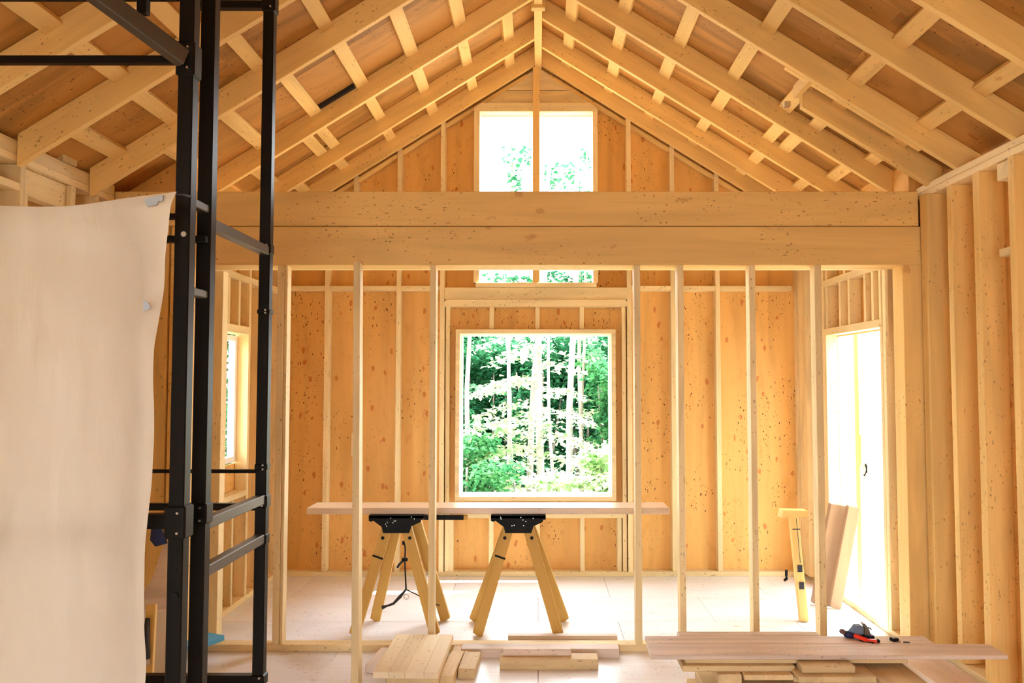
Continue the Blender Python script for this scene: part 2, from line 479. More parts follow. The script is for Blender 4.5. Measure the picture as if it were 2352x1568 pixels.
w2 = struct('window_2', 'tall gable window opening split by a timber post', (0, 6.9, 2.46))
prism('head_lining', w2, [(-.555, 3.98), (.515, 3.98), (.515, 4.01), (.455, 4.055), (-.495, 4.055), (-.555, 4.01)], 'y', 6.87, 7.02, M['stud'])
for xa, xb in ((-.555, -.505), (.472, .515)): bx('jamb_lining', w2, xa, xb, 6.87, 7.02, 2.49, 3.98, M['stud'])
bx('sill_lining', w2, -.535, .50, 6.85, 7.02, 2.452, 2.49, M['stud'])
bx('mullion_post', w2, -.047, .012, 6.86, 6.96, 2.49, 4.37, M['beam'])

# ------------------------------------------------------------------ middle wall: beam and bare studs
wm = struct('wall_middle', 'bare stud partition under a deep double beam between the rooms', (0, 5.0, 0))
bx('header_beam', wm, -2.295, 2.40, 5.0, 5.20, 2.372, 2.615, M['beam'], bev=.004)
bx('header_beam', wm, -3.10, 2.385, 5.004, 5.19, 2.619, 2.838, M['beam'], bev=.004)
bx('bottom_plate', wm, -2.19, 2.29, 5.0, 5.09, 0, .042, M['stud'])
for x, w in ((-1.605, .04), (-1.575, .018), (-.655, .038), (.618, .038), (.888, .038), (1.335, .038), (1.745, .042)):
    bx('stud', wm, x - w / 2, x + w / 2, 4.998 if w > .03 else 5.01, 5.088, .042, 2.372, M['stud'])
bx('jamb_stud', wm, 2.275, 2.40, 5.0, 5.14, 0, 2.372, M['beam'])
bx('jamb_stud', wm, -2.295, -2.19, 5.0, 5.14, 0, 2.372, M['beam'])
bx('wing_stud', wm, -2.45, -2.305, 4.99, 5.03, 0, 2.615, M['beam'])
bx('wing_stud', wm, -2.64, -2.47, 4.99, 5.03, 0, 2.615, M['beam'])
bx('end_post', wm, -2.155, -2.07, 5.27, 5.36, 0, 2.372, M['stud'])
bx('top_plate', wm, -2.19, 2.275, 5.20, 5.235, 2.372, 2.41, M['stud'])

# ------------------------------------------------------------------ right wall
wr = struct('wall_right', 'right wall of deep bare studs with a sunlit doorway in it', (2.42, 3.0, 0))
XR = 2.42
bx('stud', wr, 2.385, 2.525, 4.90, 4.985, .04, 2.80, M['rafter'])
for ya, yb in ((5.05, 5.09), (4.69, 4.745), (4.395, 4.46), (4.07, 4.125), (3.70, 3.74), (3.30, 3.34), (2.90, 2.94), (2.5, 2.54), (1.9, 1.94), (1.3, 1.34), (.7, .74), (.1, .14), (-.5, -.46), (-1.1, -1.06), (-1.7, -1.66)):
    bx('stud', wr, XR, XR + .14, ya - .02, yb - .02, .04, 2.80, M['rafter'])
bx('bottom_plate', wr, XR, XR + .14, -3.58, 5.12, 0, .04, M['stud'])
bx('top_plate', wr, XR, XR + .14, -3.58, 5.12, 2.80, 2.838, M['stud'])
bx('top_plate', wr, XR, XR + .14, -3.58, 5.12, 2.84, 2.878, M['stud'])
bx('blocking', wr, XR, XR + .14, 4.092, 4.20, 2.70, 2.79, M['stud'])
bx('blocking', wr, XR, XR + .14, 4.092, 4.20, 2.30, 2.34, M['stud'])
for ya, yb in zip([-3.6, -2.0, -.8, .42, 1.64, 2.86, 3.9, 4.6], [-2.0, -.8, .42, 1.64, 2.86, 3.9, 4.6, 5.15]):
    bx('sheathing_panel', wr, 2.56, 2.575, ya, yb, -.1, 2.94, M['sheath'])
# back-room length, set further in
XB = 2.29
bx('corner_post', wr, 2.232, 2.289, 6.70, 6.895, .042, 2.80, M['stud'])
for ya in (6.84, 5.30, 5.14):
    bx('stud', wr, XB, XB + .09, ya, ya + .04, .04, 2.80, M['stud'])
for ya, yb in ((6.40, 6.44), (5.35, 5.39)): bx('jack_stud', wr, XB, XB + .09, ya, yb, .04, 2.01, M['stud'])
for ya, yb in ((6.445, 6.485), (5.305, 5.345)): bx('king_stud', wr, XB, XB + .09, ya, yb, .04, 2.80, M['stud'])
bx('stud_offcut', wr, XB - .02, XB, 5.25, 5.29, 1.90, 2.80, M['stud'])
bx('bottom_plate', wr, XB, XB + .09, 5.12, 6.9, 0, .04, M['stud'])
bx('top_plate', wr, XB, XB + .09, 5.12, 6.9, 2.80, 2.838, M['stud'])
bx('top_plate', wr, XB - .004, XB + .09, 5.22, 6.84, 2.40, 2.452, M['stud'])
bx('door_header', wr, XB - .002, XB + .09, 5.35, 6.44, 2.01, 2.065, M['stud'])
for y in (6.38, 6.10, 5.92, 5.63, 5.50, 5.38): bx('cripple_stud', wr, XB, XB + .09, y - .018, y + .018, 2.065, 2.40, M['stud'])
for y in (6.38, 6.0, 5.6): bx('cripple_stud', wr, XB, XB + .09, y - .018, y + .018, 2.452, 2.80, M['stud'])
for ya, yb, za, zb in ((5.12, 5.37, -.1, 2.0), (6.42, 7.0, -.1, 2.0), (5.12, 6.06, 2.0, 3.05), (6.06, 7.0, 2.0, 3.05)):
    bx('sheathing_panel', wr, XB + .09, XB + .104, ya, yb, za, zb, M['sheath'])
prism('return_panel', wr, gable([(XB + .095, -.1), (2.576, -.1), (2.576, 4), (XB + .095, 4)], ZT + .012), 'y', 5.13, 5.15, M['sheath'])

# ------------------------------------------------------------------ left wall
wl = struct('wall_left', 'left wall of bare studs with plates under the rafter ends', (-2.65, 3.0, 0))
XL = -2.65
for y in (4.95, 4.775, 4.53, 4.08, 3.70, 3.30, 2.90, 2.5, 1.9, 1.3, .7, .1, -.5, -1.1, -1.7):
    bx('stud', wl, XL - .14, XL, y, y + .04, .04, 2.76, M['stud'])
bx('bottom_plate', wl, XL - .14, XL, -3.58, 5.12, 0, .04, M['stud'])
bx('top_plate', wl, XL - .04, XL, -3.58, 4.99, 2.80, 2.872, M['stud'])
bx('top_plate', wl, XL - .14, XL, -3.58, 4.99, 2.762, 2.80, M['stud'])
for ya, yb in ((3.745, 4.078), (3.34, 3.70)): bx('blocking', wl, XL - .14, XL, ya, yb, 2.62, 2.66, M['stud'])
bx('window_header', wl, XL - .10, XL - .03, 4.122, 4.528, 2.62, 2.76, M['stud'])
bx('trimmer', wl, XL - .10, XL - .01, 4.122, 4.16, .04, 2.62, M['stud'])
bx('upright_block', wl, XL - .03, XL + .01, 4.42, 4.56, 2.874, 2.93, M['stud'])
for ya, yb in zip([-3.6, -2.0, -.8, .42, 1.64, 2.86, 3.9], [-2.0, -.8, .42, 1.64, 2.86, 3.9, 5.22]):
    side = -1.5 < ya < 0                      # unseen bay left unsheathed to add side light on the right wall
    bx('sheathing_panel', wl, XL - .156, XL - .142, ya, yb, -.1, .9 if side else 2.55, M['sheath'])
    bx('sheathing_panel', wl, XL - .156, XL - .142, ya, yb, 2.55, 2.795, M['sheath'])
XC = -2.20
for y in (6.84, 6.38, 5.40, 5.20): bx('stud', wl, XC - .09, XC, y, y + .04, .04, 2.80, M['stud'])
for y in (6.12, 5.47): bx('jack_stud', wl, XC - .09, XC, y, y + .04, .04, 2.80, M['stud'])
bx('bottom_plate', wl, XC - .09, XC, 5.14, 6.9, 0, .04, M['stud'])
bx('top_plate', wl, XC - .09, XC, 5.14, 6.9, 2.80, 2.84, M['stud'])
bx('top_plate', wl, XC - .09, XC + .004, 5.24, 6.84, 2.39, 2.44, M['stud'])
bx('window_header', wl, XC - .09, XC + .002, 5.51, 6.12, 2.0, 2.06, M['stud'])
for y in (5.72, 5.92): bx('cripple_stud', wl, XC - .09, XC, y - .018, y + .018, 2.06, 2.39, M['stud'])
bx('sill_plate', wl, XC - .09, XC + .002, 5.51, 6.12, .79, .83, M['stud'])
for y in (5.68, 5.86): bx('cripple_stud', wl, XC - .09, XC, y - .018, y + .018, .04, .79, M['stud'])
for ya, yb, za, zb in ((5.20, 5.50, -.1, 3.10), (6.13, 7.0, -.1, 3.10), (5.50, 6.13, -.1, 1.03), (5.50, 6.13, 2.0, 3.10)):
    bx('sheathing_panel', wl, XC - .106, XC - .092, ya, yb, za, zb, M['sheath'])
prism('return_panel', wl, gable([(-2.81, -.1), (XC - .10, -.1), (XC - .10, 4), (-2.81, 4)], ZT + .012), 'y', 5.21, 5.23, M['sheath'])
w3 = struct('window_3', 'white framed window unit in the left wall of the back room', (-2.30, 5.8, 1.0))
for ya, yb, za, zb, nm in ((5.51, 5.55, 1.04, 1.99, 'side_frame'), (6.075, 6.12, 1.04, 1.99, 'side_frame'), (5.55, 6.075, 1.04, 1.085, 'bottom_frame'), (5.55, 6.075, 1.95, 1.99, 'top_frame')):
    bx(nm, w3, -2.335, -2.285, ya, yb, za, zb, M['white'])
bx('pane', w3, -2.313, -2.307, 5.55, 6.075, 1.085, 1.95, M['glass'], bev=0)

# unseen wall behind the photographer, its wide opening added to light the front room
wf = struct('wall_front', 'unseen sheathed front wall behind the viewer, its wide opening added for light', (0, -2, 0))
for x0, x1, z0, z1 in ((-2.85, -1.4, -.1, 4.9), (.8, 2.6, -.1, 4.9), (-1.4, .8, 2.3, 4.9)):
    poly = gable([(x0, z0), (x1, z0), (x1, z1), (x0, z1)])
    prism('sheathing_panel', wf, poly, 'y', -3.63 if z0 > 1 else -3.62, -3.6, M['sheath'])

# ------------------------------------------------------------------ scaffold
sc = thing('scaffold', 'black steel scaffold tower of square posts and rails beside the plastic sheet', 'scaffold', (-1.21, 2.74, 0))
SX = -1.21
def post(x, y, z1, w=.05):
    o = bx('post', sc, x - w / 2, x + w / 2, y - w / 2, y + w / 2, .012, z1, M['black'], bev=.004)
    bx('base_plate', sc, x - .06, x + .06, y - .06, y + .06, 0, .012, M['black'])
    return o
p1 = post(SX, 2.74, 3.30, .052); p2 = post(SX, 2.915, 3.35, .052); p3 = post(SX, 3.56, 3.43, .048); p4 = post(-1.84, 3.56, 2.15); p5 = post(-1.69, 2.06, 3.10)
def rail(x0, x1, y0, y1, z0, z1, m='black'): return bx('rail', sc, x0, x1, y0, y1, z0, z1, M[m], bev=.003)
for z in (2.225, 1.135, .965): rail(SX - .018, SX + .022, 2.94, 3.537, z - .020, z + .020, 'rail')      # along the tower
for z in (1.96, 2.27): rail(SX - .015, SX + .02, 2.765, 2.89, z - .014, z + .014, 'rail')
rail(-2.12, SX - .026, 2.725, 2.755, 2.745, 2.772)
rail(-2.12, SX - .026, 2.69, 2.72, 2.955, 2.985)
rail(-1.97, SX - .026, 2.72, 2.765, 1.155, 1.203)
rail(-1.96, SX - .026, 2.725, 2.755, 2.203, 2.222)
rail(-1.96, SX + .02, 2.86, 2.888, 2.145, 2.17)
rail(-1.82, SX - .024, 3.54, 3.565, 1.247, 1.263)
rail(-1.82, SX - .024, 3.545, 3.58, 1.085, 1.115)
rail(-1.82, SX - .024, 3.54, 3.58, .345, .38)
rail(SX - .40, SX - .024, 3.54, 3.58, 3.325, 3.36)
board('brace', sc, (SX - .005, 2.712, 2.752), (-1.685, 2.06, 3.055), .045, .06, M['rail'], up=(0, 0, 1), bev=.004)
bx('hanging_spigot', sc, -1.372, -1.338, 2.69, 2.722, 2.905, 2.958, M['black'])
def bracket(x, y, z, w=.066, h=.10): 
    o = bx('clamp', sc, x - w / 2, x + w / 2, y - w / 2, y + w / 2, z - h / 2, z + h / 2, M['black'], bev=.006)
    for dz in (-.3, .3):
        bmn = bmesh.new(); bmesh.ops.create_cone(bmn, cap_ends=True, segments=8, radius1=.0045, radius2=.004, depth=.010)
        from_bm('bolt', bmn, M['steel'], o, mw=Matrix.Translation((x + .012, y - w / 2 - .004, z + dz * h)) @ Matrix.Rotation(R(90), 4, 'X'))
    return o
bracket(SX, 2.74, 2.755, .066, .12); bracket(SX, 2.74, 1.178, .072, .11); bracket(SX, 2.915, 1.178, .066, .075)
bracket(SX, 3.56, 2.235, .056, .05); bracket(SX, 3.56, 1.125, .06, .055); bracket(SX, 3.56, .96, .056, .05); bracket(SX, 3.56, 1.275, .056, .03); bracket(SX, 3.56, 1.955, .056, .02); bracket(SX, 3.56, 3.35, .06, .09); bracket(SX, 3.56, .36, .06, .05)
def disc(x, y, z, r, m, d=.006):
    bmn = bmesh.new(); bmesh.ops.create_cone(bmn, cap_ends=True, segments=14, radius1=r, radius2=r * .9, depth=d)
    return from_bm('bolt_head', bmn, m, sc, mw=Matrix.Translation((x, y, z)) @ Matrix.Rotation(R(90), 4, 'X'))
disc(SX + .008, 2.711, 2.147, .010, M['steel']); disc(SX + .004, 2.711, .935, .013, M['bracket'])
for z in (1.62, 1.75, 1.86, 1.02, 1.08): disc(SX + .006, 2.712, z, .004, M['bracket'], .004)

# ------------------------------------------------------------------ plastic sheet
def sheet():
    nu, nv = 110, 120
    zt, zb_ = 2.268, .012
    edge = [(0.0, -1.182), (.03, -1.195), (.10, -1.216), (.22, -1.238), (.45, -1.242), (.6, -1.250), (.75, -1.252), (1.0, -1.256)]
    me = bpy.data.meshes.new('plastic_sheet')
    V = []
    for j in range(nv + 1):
        v = j / nv
        for (a, xa), (b, xb) in zip(edge, edge[1:]):
            if v <= b: xr = xa + (xb - xa) * (v - a) / (b - a); break
        for i in range(nu + 1):
            u = i / nu                                  # 0 = right edge
            x = xr - u * 1.36 * (1 - .0 * v)
            sag = -.052 * (1 - math.exp(-u * 6.5)) * (1 - v) + .004 * math.sin(u * 17) * (1 - v)
            z = zt + (zb_ - zt) * v + sag
            fold = .030 * noise.noise(Vector((x * 5, 3.1, v * 1.1))) + .017 * noise.noise(Vector((x * 14, 7.7, v * 2.0)))
            diag = .016 * math.sin((u * 2.2 + v * 5.0) * 6) * math.exp(-((u) ** 2 * 10 + v * v * 12))
            crink = .009 * noise.noise(Vector((x * 22, 1.3, z * 9))) * (.3 + v) + .009 * abs(noise.noise(Vector((x * 9, 4.4, z * 5)))) * v
            hem = .014 * math.exp(-((v - .018) / .02) ** 2)
            edgewave = .012 * math.sin(v * 21) * math.exp(-u * 22) * v
            y = 2.615 - fold * min(1, v * 4 + .15) - diag - crink - hem - .02 * v + edgewave
            V.append((x + edgewave * .6, y, max(z, .010)))
    F = []
    for j in range(nv):
        for i in range(nu):
            a = j * (nu + 1) + i
            F.append((a, a + 1, a + nu + 2, a + nu + 1))
    me.from_pydata(V, [], F)
    me.materials.append(M['sheet'])
    for f in me.polygons: f.use_smooth = True
    return me
ps = thing('plastic_sheet', 'milky translucent plastic dust sheet hung beside the black scaffold', 'plastic sheet', (-1.2, 2.6, 0))
o = link('sheet', sheet(), ps); place(o, Matrix())
o = prism('hem_clip', ps, [(-1.272, 2.236), (-1.212, 2.250), (-1.212, 2.230), (-1.226, 2.230), (-1.232, 2.217), (-1.262, 2.212)], 'y', 2.575, 2.582, M['grey']); o['label'] = 'grey plastic clip at the top corner'
prism('patch', ps, [(-1.262, 1.91), (-1.245, 1.898), (-1.238, 1.885), (-1.247, 1.876), (-1.262, 1.873)], 'y', 2.565, 2.57, M['grey'])
tube('tie_cord', ps, [(-1.19, 2.61, 2.262), (-1.18, 2.66, 2.27), (-1.18, 2.712, 2.275)], .004, M['strap'], 6)

# ------------------------------------------------------------------ sawhorses and the plank on them
def sawhorse(cx, label, yF, yBk, half=.29, back=(0, .29), arm=None):
    t = thing('sawhorse', label, 'sawhorse', (cx, (yF + yBk) / 2, 0), 'sawhorses under the plank')
    yc0, yc1 = yF + .05, yBk - .03
    for i, (yy, yt) in enumerate(((yF, yc0), (yBk, yc1))):
        for s_ in (-1, 1):
            hf, ox = (half, 0) if i == 0 else (back[1], back[0])
            foot = Vector((cx + ox + s_ * hf, yy, 0)); top = Vector((cx + ox * .5 + s_ * .06, yt, .70))
            d = (top - foot).normalized()
            lg = board('leg', t, foot + d * .005, top, .036, .068, M['leg'], up=(1, 0, 0), bev=.002, shear=s_ * (hf - .06) / .70)
            if i == 0:
                q = foot + d * (.70 * .86 / d.z)
                bmn = bmesh.new(); bmesh.ops.create_cone(bmn, cap_ends=True, segments=10, radius1=.012, radius2=.010, depth=.008)
                from_bm('bolt', bmn, M['bracket'], lg, mw=Matrix.Translation(q + Vector((0, -.02, .02))) @ Matrix.Rotation(R(90), 4, 'X'))
                if s_ < 0:
                    q = foot + d * (.50 / d.z)
                    board('band', lg, q + Vector((-.034, -.0195, .012)), q + Vector((.034, -.0195, -.012)), .004, .012, M['bracket'], up=(0, 0, 1), bev=0)
    for s_ in (-1, 1):
        k = .30; x = cx + s_ * (half - (half - .055) * k / .70)
        board('spreader', t, (x - s_ * .0, yF + .02, k - .05), (x - s_ * .0, yBk - .02, k + .03), .022, .034, M['white'], bev=.001)
    poly = [(cx - .18, .770), (cx + .18, .770), (cx + .18, .742), (cx + .165, .742), (cx + .158, .725), (cx + .10, .700), (cx + .085, .655), (cx - .085, .655), (cx - .095, .695), (cx - .15, .735), (cx - .165, .728), (cx - .18, .735)]
    br = prism('top_bracket', t, poly, 'y', yc0 - .032, yc0 - .024, M['bracket'])
    prism('top_bracket', t, poly, 'y', yc1 + .024, yc1 + .032, M['bracket'])
    bx('top_rail', t, cx - .18, cx + .18, yc0 - .032, yc1 + .032, .748, .770, M['bracket'])
    for k in range(9):
        x = cx + random.uniform(-.13, .13); z = random.uniform(.70, .76)
        if abs(x - cx) > .07: z = random.uniform(.745, .762)
        bmn = bmesh.new(); bmesh.ops.create_cone(bmn, cap_ends=True, segments=8, radius1=.0038, radius2=.003, depth=.005)
        from_bm('rivet', bmn, M['steel'], br, mw=Matrix.Translation((x, yc0 - .035, z)) @ Matrix.Rotation(R(90), 4, 'X'))
    if arm:
        a = bx('support_arm', t, cx + .18, cx + .44, yc0 - .02, yc0 + .02, .738, .766, M['bracket'], label='black extension arm with a wooden end')
        bx('arm_end', a, cx + .44, cx + .465, yc0 - .02, yc0 + .02, .738, .766, M['leg'])
    return t
sawhorse(-.93, 'sawhorse with golden wooden legs carrying the plank end nearer the scaffold', 5.31, 5.64, .265, (.05, .245), True)
sawhorse(-.13, 'sawhorse with golden legs under the plank, in front of the big window', 5.31, 5.62, .265, (.0, .315))
bx('plank', None, -1.53, .87, 5.37, 5.625, .770, .812, M['bench'], bev=.004, label='long pale plank laid across the two sawhorses', cat='plank')
st = thing('strap', 'black strap with a metal ring hanging inside the sawhorse nearer the scaffold', 'strap', (-.93, 5.55, .3))
tube('webbing', st, [(-.915, 5.58, .545), (-.905, 5.55, .50), (-.905, 5.53, .44), (-.895, 5.50, .36), (-.885, 5.47, .255)], .006, M['strap'])
tube('webbing', st, [(-.885, 5.47, .255), (-.92, 5.44, .215), (-.96, 5.42, .175), (-1.0, 5.40, .165), (-1.03, 5.40, .155)], [.006, .012, .009, .007, .014], M['strap'])
tube('cord', st, [(-.885, 5.47, .255), (-.82, 5.47, .225), (-.72, 5.47, .17), (-.66, 5.47, .15)], .004, M['strap'])
tube('webbing', st, [(-.908, 5.53, .44), (-.94, 5.53, .41), (-.955, 5.53, .385)], .008, M['strap'])
bx('buckle', st, -.93, -.895, 5.565, 5.59, .53, .555, M['bracket'])
bx('buckle', st, -.925, -.885, 5.52, 5.545, .43, .45, M['bracket'])
bmn = bmesh.new()
tube_bm(bmn, [(-.88 + .016 * math.cos(a), 5.45, .212 + .016 * math.sin(a)) for a in np.linspace(0, 6.0, 13)], .004, 6)
from_bm('ring', bmn, M['steel'], st, smooth=True)

# leaning stud in front of the beam
board('leaning_stud', None, (-.985, 4.455, .005), (-1.115, 4.965, 2.375), .04, .085, M['stud'], up=(0, -1, 0), label='loose stud propped up in front of the beam, beside the left lumber pile', cat='timber')

# ------------------------------------------------------------------ loose lumber on the floor
def lum(x0, x1, y0, y1, z0, z1, label, m='offcut', rot=0.0, group='loose boards on the floor', name='board'):
    return bx(name, None, x0, x1, y0, y1, z0, z1, M[m], bev=.003, rot=rot, label=label, cat='board', group=group)
G1 = 'boards in the pile by the leaning stud'
tp = thing('board', 'wide pale glued board on top of the pile by the leaning stud', 'board', (-.68, 4.6, .097), G1)
xs = [-.858, -.775, -.69, -.59, -.515]
for xa, xb in zip(xs, xs[1:]):
    bx('stave', tp, xa + .0006, xb - .0006, 4.29, 4.92, .097, .13, M['glued'], bev=.0008, rot=0)
for c in tp.children: pass
tp.rotation_euler.z = R(-1.2)
lum(-.80, -.525, 4.315, 4.89, .055, .096, 'pale board directly under the wide glued board', 'offcut', 0, G1)
lum(-.775, -.535, 4.33, 4.87, 0, .054, 'lowest thick board beneath the wide glued board', 'offcut', 0, G1)
lum(-.962, -.80, 4.63, 4.93, 0, .05, 'short reddish block sticking out of the pile beside the leaning stud', 'plank', R(-6), G1)
lum(-.525, -.448, 4.43, 4.84, 0, .06, 'narrow board on edge against the wide glued board', 'offcut', R(-3), G1)
lum(-.44, -.345, 4.55, 4.84, 0, .055, 'short stubby block standing apart beside the left pile', 'offcut', R(-2), G1)
lum(-.51, -.415, 4.865, 4.985, 0, .045, 'small dark-ended offcut behind the stubby block', 'offcut', 0, G1)
G2 = 'boards lying before the partition'
lum(-.19, .50, 5.16, 5.215, 0, .046, 'board on the floor just behind the partition plate', 'plank', 0, G2)
lum(-.46, .485, 4.885, 4.985, 0, .055, 'longest board lying against the partition plate', 'plank', R(-.3), G2)
lum(-.22, .345, 4.69, 4.80, 0, .06, 'thick front board of the stack before the partition', 'offcut', 0, G2)
lum(-.205, .19, 4.748, 4.79, .06, .098, 'thin short strip lying on the thick front board', 'plank', 0, G2)
G3 = 'boards in the pile carrying the tools'
lum(.56, 2.335, 4.07, 4.245, .268, .290, 'longest top board of the tool pile, its front one', 'plank', 0, G3)
lum(.57, 2.06, 4.248, 4.375, .268, .290, 'top board of the tool pile on which the red knife lies', 'plank', 0, G3)
lum(.755, 1.51, 4.378, 4.45, .268, .290, 'short narrow board at the back of the tool pile top', 'plank', 0, G3)
lum(.735, 1.845, 4.09, 4.36, .243, .267, 'thin long board right under the front top board', 'offcut', 0, G3)
lum(.715, 1.27, 4.06, 4.34, .213, .242, 'second thin board down on the open end of the tool pile', 'offcut', 0, G3)
lum(1.285, 1.545, 3.995, 4.085, .229, .262, 'short thick block jutting from the tool pile front', 'offcut', 0, G3)
lum(1.255, 1.63, 3.95, 4.36, .199, .228, 'rough chipboard slab under the short jutting block', 'offcut', 0, G3)
lum(1.64, 1.855, 3.86, 4.33, .19, .216, 'wide board pointing out of the tool pile towards the viewer', 'offcut', 0, G3)
lum(.885, 1.00, 4.03, 4.30, .168, .212, 'square-ended offcut low at the open end of the tool pile', 'offcut', 0, G3)
lum(1.01, 1.25, 4.02, 4.33, .186, .212, 'thin dark board between the offcut and the chipboard slab', 'offcut', 0, G3)
lum(.96, 1.86, 4.03, 4.34, .105, .166, 'thick board carrying the middle of the tool pile', 'offcut', 0, G3)
lum(1.26, 1.62, 4.05, 4.34, .167, .198, 'packing board hidden beneath the chipboard slab', 'offcut', 0, G3)
lum(1.645, 1.85, 4.02, 4.34, .167, .189, 'packing board hidden beneath the outward-pointing board', 'offcut', 0, G3)
lum(.84, 1.90, 4.06, 4.40, .052, .104, 'second board up from the floor in the tool pile', 'offcut', 0, G3)
lum(.80, 1.95, 4.08, 4.42, 0, .051, 'lowest board of the tool pile on the floor', 'offcut', 0, G3)
lum(1.865, 2.04, 4.25, 4.40, .0, .0505, 'short floor bearer behind the tool pile', 'offcut', 0, G3)
lum(2.12, 2.37, 3.85, 4.90, 0, .04, 'wide pinkish plank on the floor between tool pile and right wall', 'plank', R(2.2))

# beams leaning in the corner
d = Vector((.13, -.05, .745))
board('leaning_beam', None, (2.075, 6.02, .012), Vector((2.075, 6.02, 0)) + d, .05, .125, M['brownbeam'], up=(1, 0, 0), bev=.003, label='wider brown beam leaning by the doorway, farther from the door', cat='timber', group='beams leaning by the doorway')
board('leaning_beam', None, (2.15, 5.93, .012), Vector((2.15, 5.93, 0)) + d, .05, .085, M['brownbeam'], up=(1, 0, 0), bev=.003, label='narrower brown beam leaning by the doorway, nearer the door', cat='timber', group='beams leaning by the doorway')

# T-shaped prop with level vials
tpst = thing('prop', 'yellow T-shaped wooden prop with level vials, standing near the far corner', 'prop', (1.82, 5.62, 0))
board('post', tpst, (1.825, 5.62, .003), (1.775, 5.66, .715), .045, .058, M['yellow'], up=(1, 0, 0))
prism('crosshead', tpst, [(1.675, .708), (1.68, .715), (1.69, .760), (1.86, .755), (1.862, .715)], 'y', 5.60, 5.70, M['yellow'])
for z in (.36, .245):
    x = 1.825 - .05 * z / .715 + .004; y = 5.62 + .04 * z / .715 - .0235
    bx('vial', tpst, x - .018, x + .016, y - .003, y + .004, z - .024, z + .024, M['vial'], bev=.001)
board('wire_tie', tpst, (1.76, 5.634, .625), (1.815, 5.634, .625), .004, .008, M['vial'], bev=0)
board('wire_tie', tpst, (1.805, 5.612, .40), (1.787, 5.628, .70), .002, .004, M['vial'], bev=0)
cl = tube('clip', None, [(2.03, 6.72, .052), (2.04, 6.70, .07), (2.035, 6.69, .10), (2.04, 6.70, .14)], .012, M['bracket'], label='small black clamp on the floor in the far corner', cat='clamp')
cl.location.z = -.04

# ------------------------------------------------------------------ tools on the pile
zt = .290
dr = thing('power_tool', 'navy and grey power tool lying on the back edge of the tool pile', 'power tool', (1.70, 4.33, zt))
def blob(name, parent, c, r, m, rot=0, sub=2, flat=True):
    bmn = bmesh.new(); bmesh.ops.create_uvsphere(bmn, u_segments=16, v_segments=10, radius=1)
    for v in bmn.verts:
        s_ = Vector([math.copysign(abs(q) ** .75, q) for q in v.co])
        v.co = Vector((s_.x * r[0], s_.y * r[1], s_.z * r[2]))
    return from_bm(name, bmn, m, parent, smooth=True, mw=Matrix.Translation(c) @ Matrix.Rotation(rot, 4, 'Y'))
blob('handle', dr, (1.655, 4.345, zt + .018), (.036, .024, .018), M['navy'])
blob('rubber_nose', dr, (1.615, 4.345, zt + .032), (.016, .016, .013), M['brownrub'], .3)
tube('neck', dr, [(1.66, 4.345, zt + .025), (1.678, 4.345, zt + .040), (1.69, 4.345, zt + .055)], [.018, .021, .020], M['bluegrey'], 12)
bx('motor_housing', dr, 1.672, 1.722, 4.315, 4.372, zt + .020, zt + .066, M['bluegrey'], bev=.010)
prism('blade_guard', dr, [(1.724, zt + .018), (1.757, zt + .018), (1.752, zt + .045), (1.742, zt + .062), (1.728, zt + .078), (1.716, zt + .080), (1.728, zt + .058)], 'y', 4.325, 4.36, M['greytool'])
tube('lever', dr, [(1.748, 4.34, zt + .055), (1.757, 4.34, zt + .052), (1.768, 4.34, zt + .044)], .004, M['greytool'])
bx('battery', dr, 1.70, 1.775, 4.315, 4.37, zt + .0, zt + .019, M['navy'], bev=.005)
kn = thing('utility_knife', 'red utility knife lying on the tool pile in front of the power tool', 'knife', (1.715, 4.29, zt))
board('handle', kn, (1.665, 4.315, zt + .022), (1.715, 4.272, zt + .010), .022, .017, M['red'], bev=.005)
board('nose', kn, (1.712, 4.275, zt + .009), (1.765, 4.262, zt + .008), .020, .015, M['red'], bev=.005)
blob('tip_cap', kn, (1.768, 4.261, zt + .009), (.010, .011, .009), M['bracket'])
board('slider', kn, (1.685, 4.295, zt + .004), (1.745, 4.255, zt + .003), .018, .006, M['bracket'], bev=.002)
tm = thing('tape_measure', 'small black tape measure on the pile beside the red knife', 'tape measure', (1.865, 4.29, zt))
bx('case', tm, 1.848, 1.884, 4.275, 4.31, zt, zt + .016, M['bracket'], bev=.005, rot=.3)
bx('label_plate', tm, 1.855, 1.875, 4.282, 4.300, zt + .0155, zt + .0175, M['greytool'], bev=.001, rot=.3)
bx('hook_tab', tm, 1.882, 1.892, 4.278, 4.286, zt, zt + .006, M['steel'], bev=.001)
dbit = thing('drill_bit', 'tiny dark drill bit lying beyond the tape measure', 'drill bit', (1.915, 4.26, zt))
tube('shaft', dbit, [(1.90, 4.262, zt + .004), (1.918, 4.258, zt + .004)], .003, M['bracket'], 6)
tube('shank', dbit, [(1.918, 4.258, zt + .004), (1.93, 4.255, zt + .004)], .004, M['greytool'], 6)

# ------------------------------------------------------------------ leftovers behind the sheet
bx('foam_board', None, -2.12, -1.99, 4.88, 5.12, .043, .075, M['bluefoam'], rot=R(-25), label='light blue foam board offcut lying on the partition plate', cat='foam board')
pl = prism('plywood_offcut', None, [(-.12, 0), (.10, 0), (.07, .30), (.02, .62), (-.01, .60), (-.06, .38), (-.12, .28)], 'y', 0, .012, M['plank'], label='pointed plywood offcut leaning on the wing wall by the scaffold', cat='plywood')
pl.matrix_basis = Matrix.Translation((-2.24, 4.80, .10)) @ Matrix.Rotation(R(-10), 4, 'X')
wfm = bx('foam_sheet', None, -2.42, -2.12, 4.62, 4.64, 0, .36, M['whitefoam'], label='white foam panel standing on edge behind the plastic sheet', cat='foam board')
wfm.matrix_basis = Matrix.Translation((-2.20, 4.66, .16)) @ Matrix.Rotation(R(-12), 4, 'X') @ Matrix.Rotation(R(90), 4, 'Y')
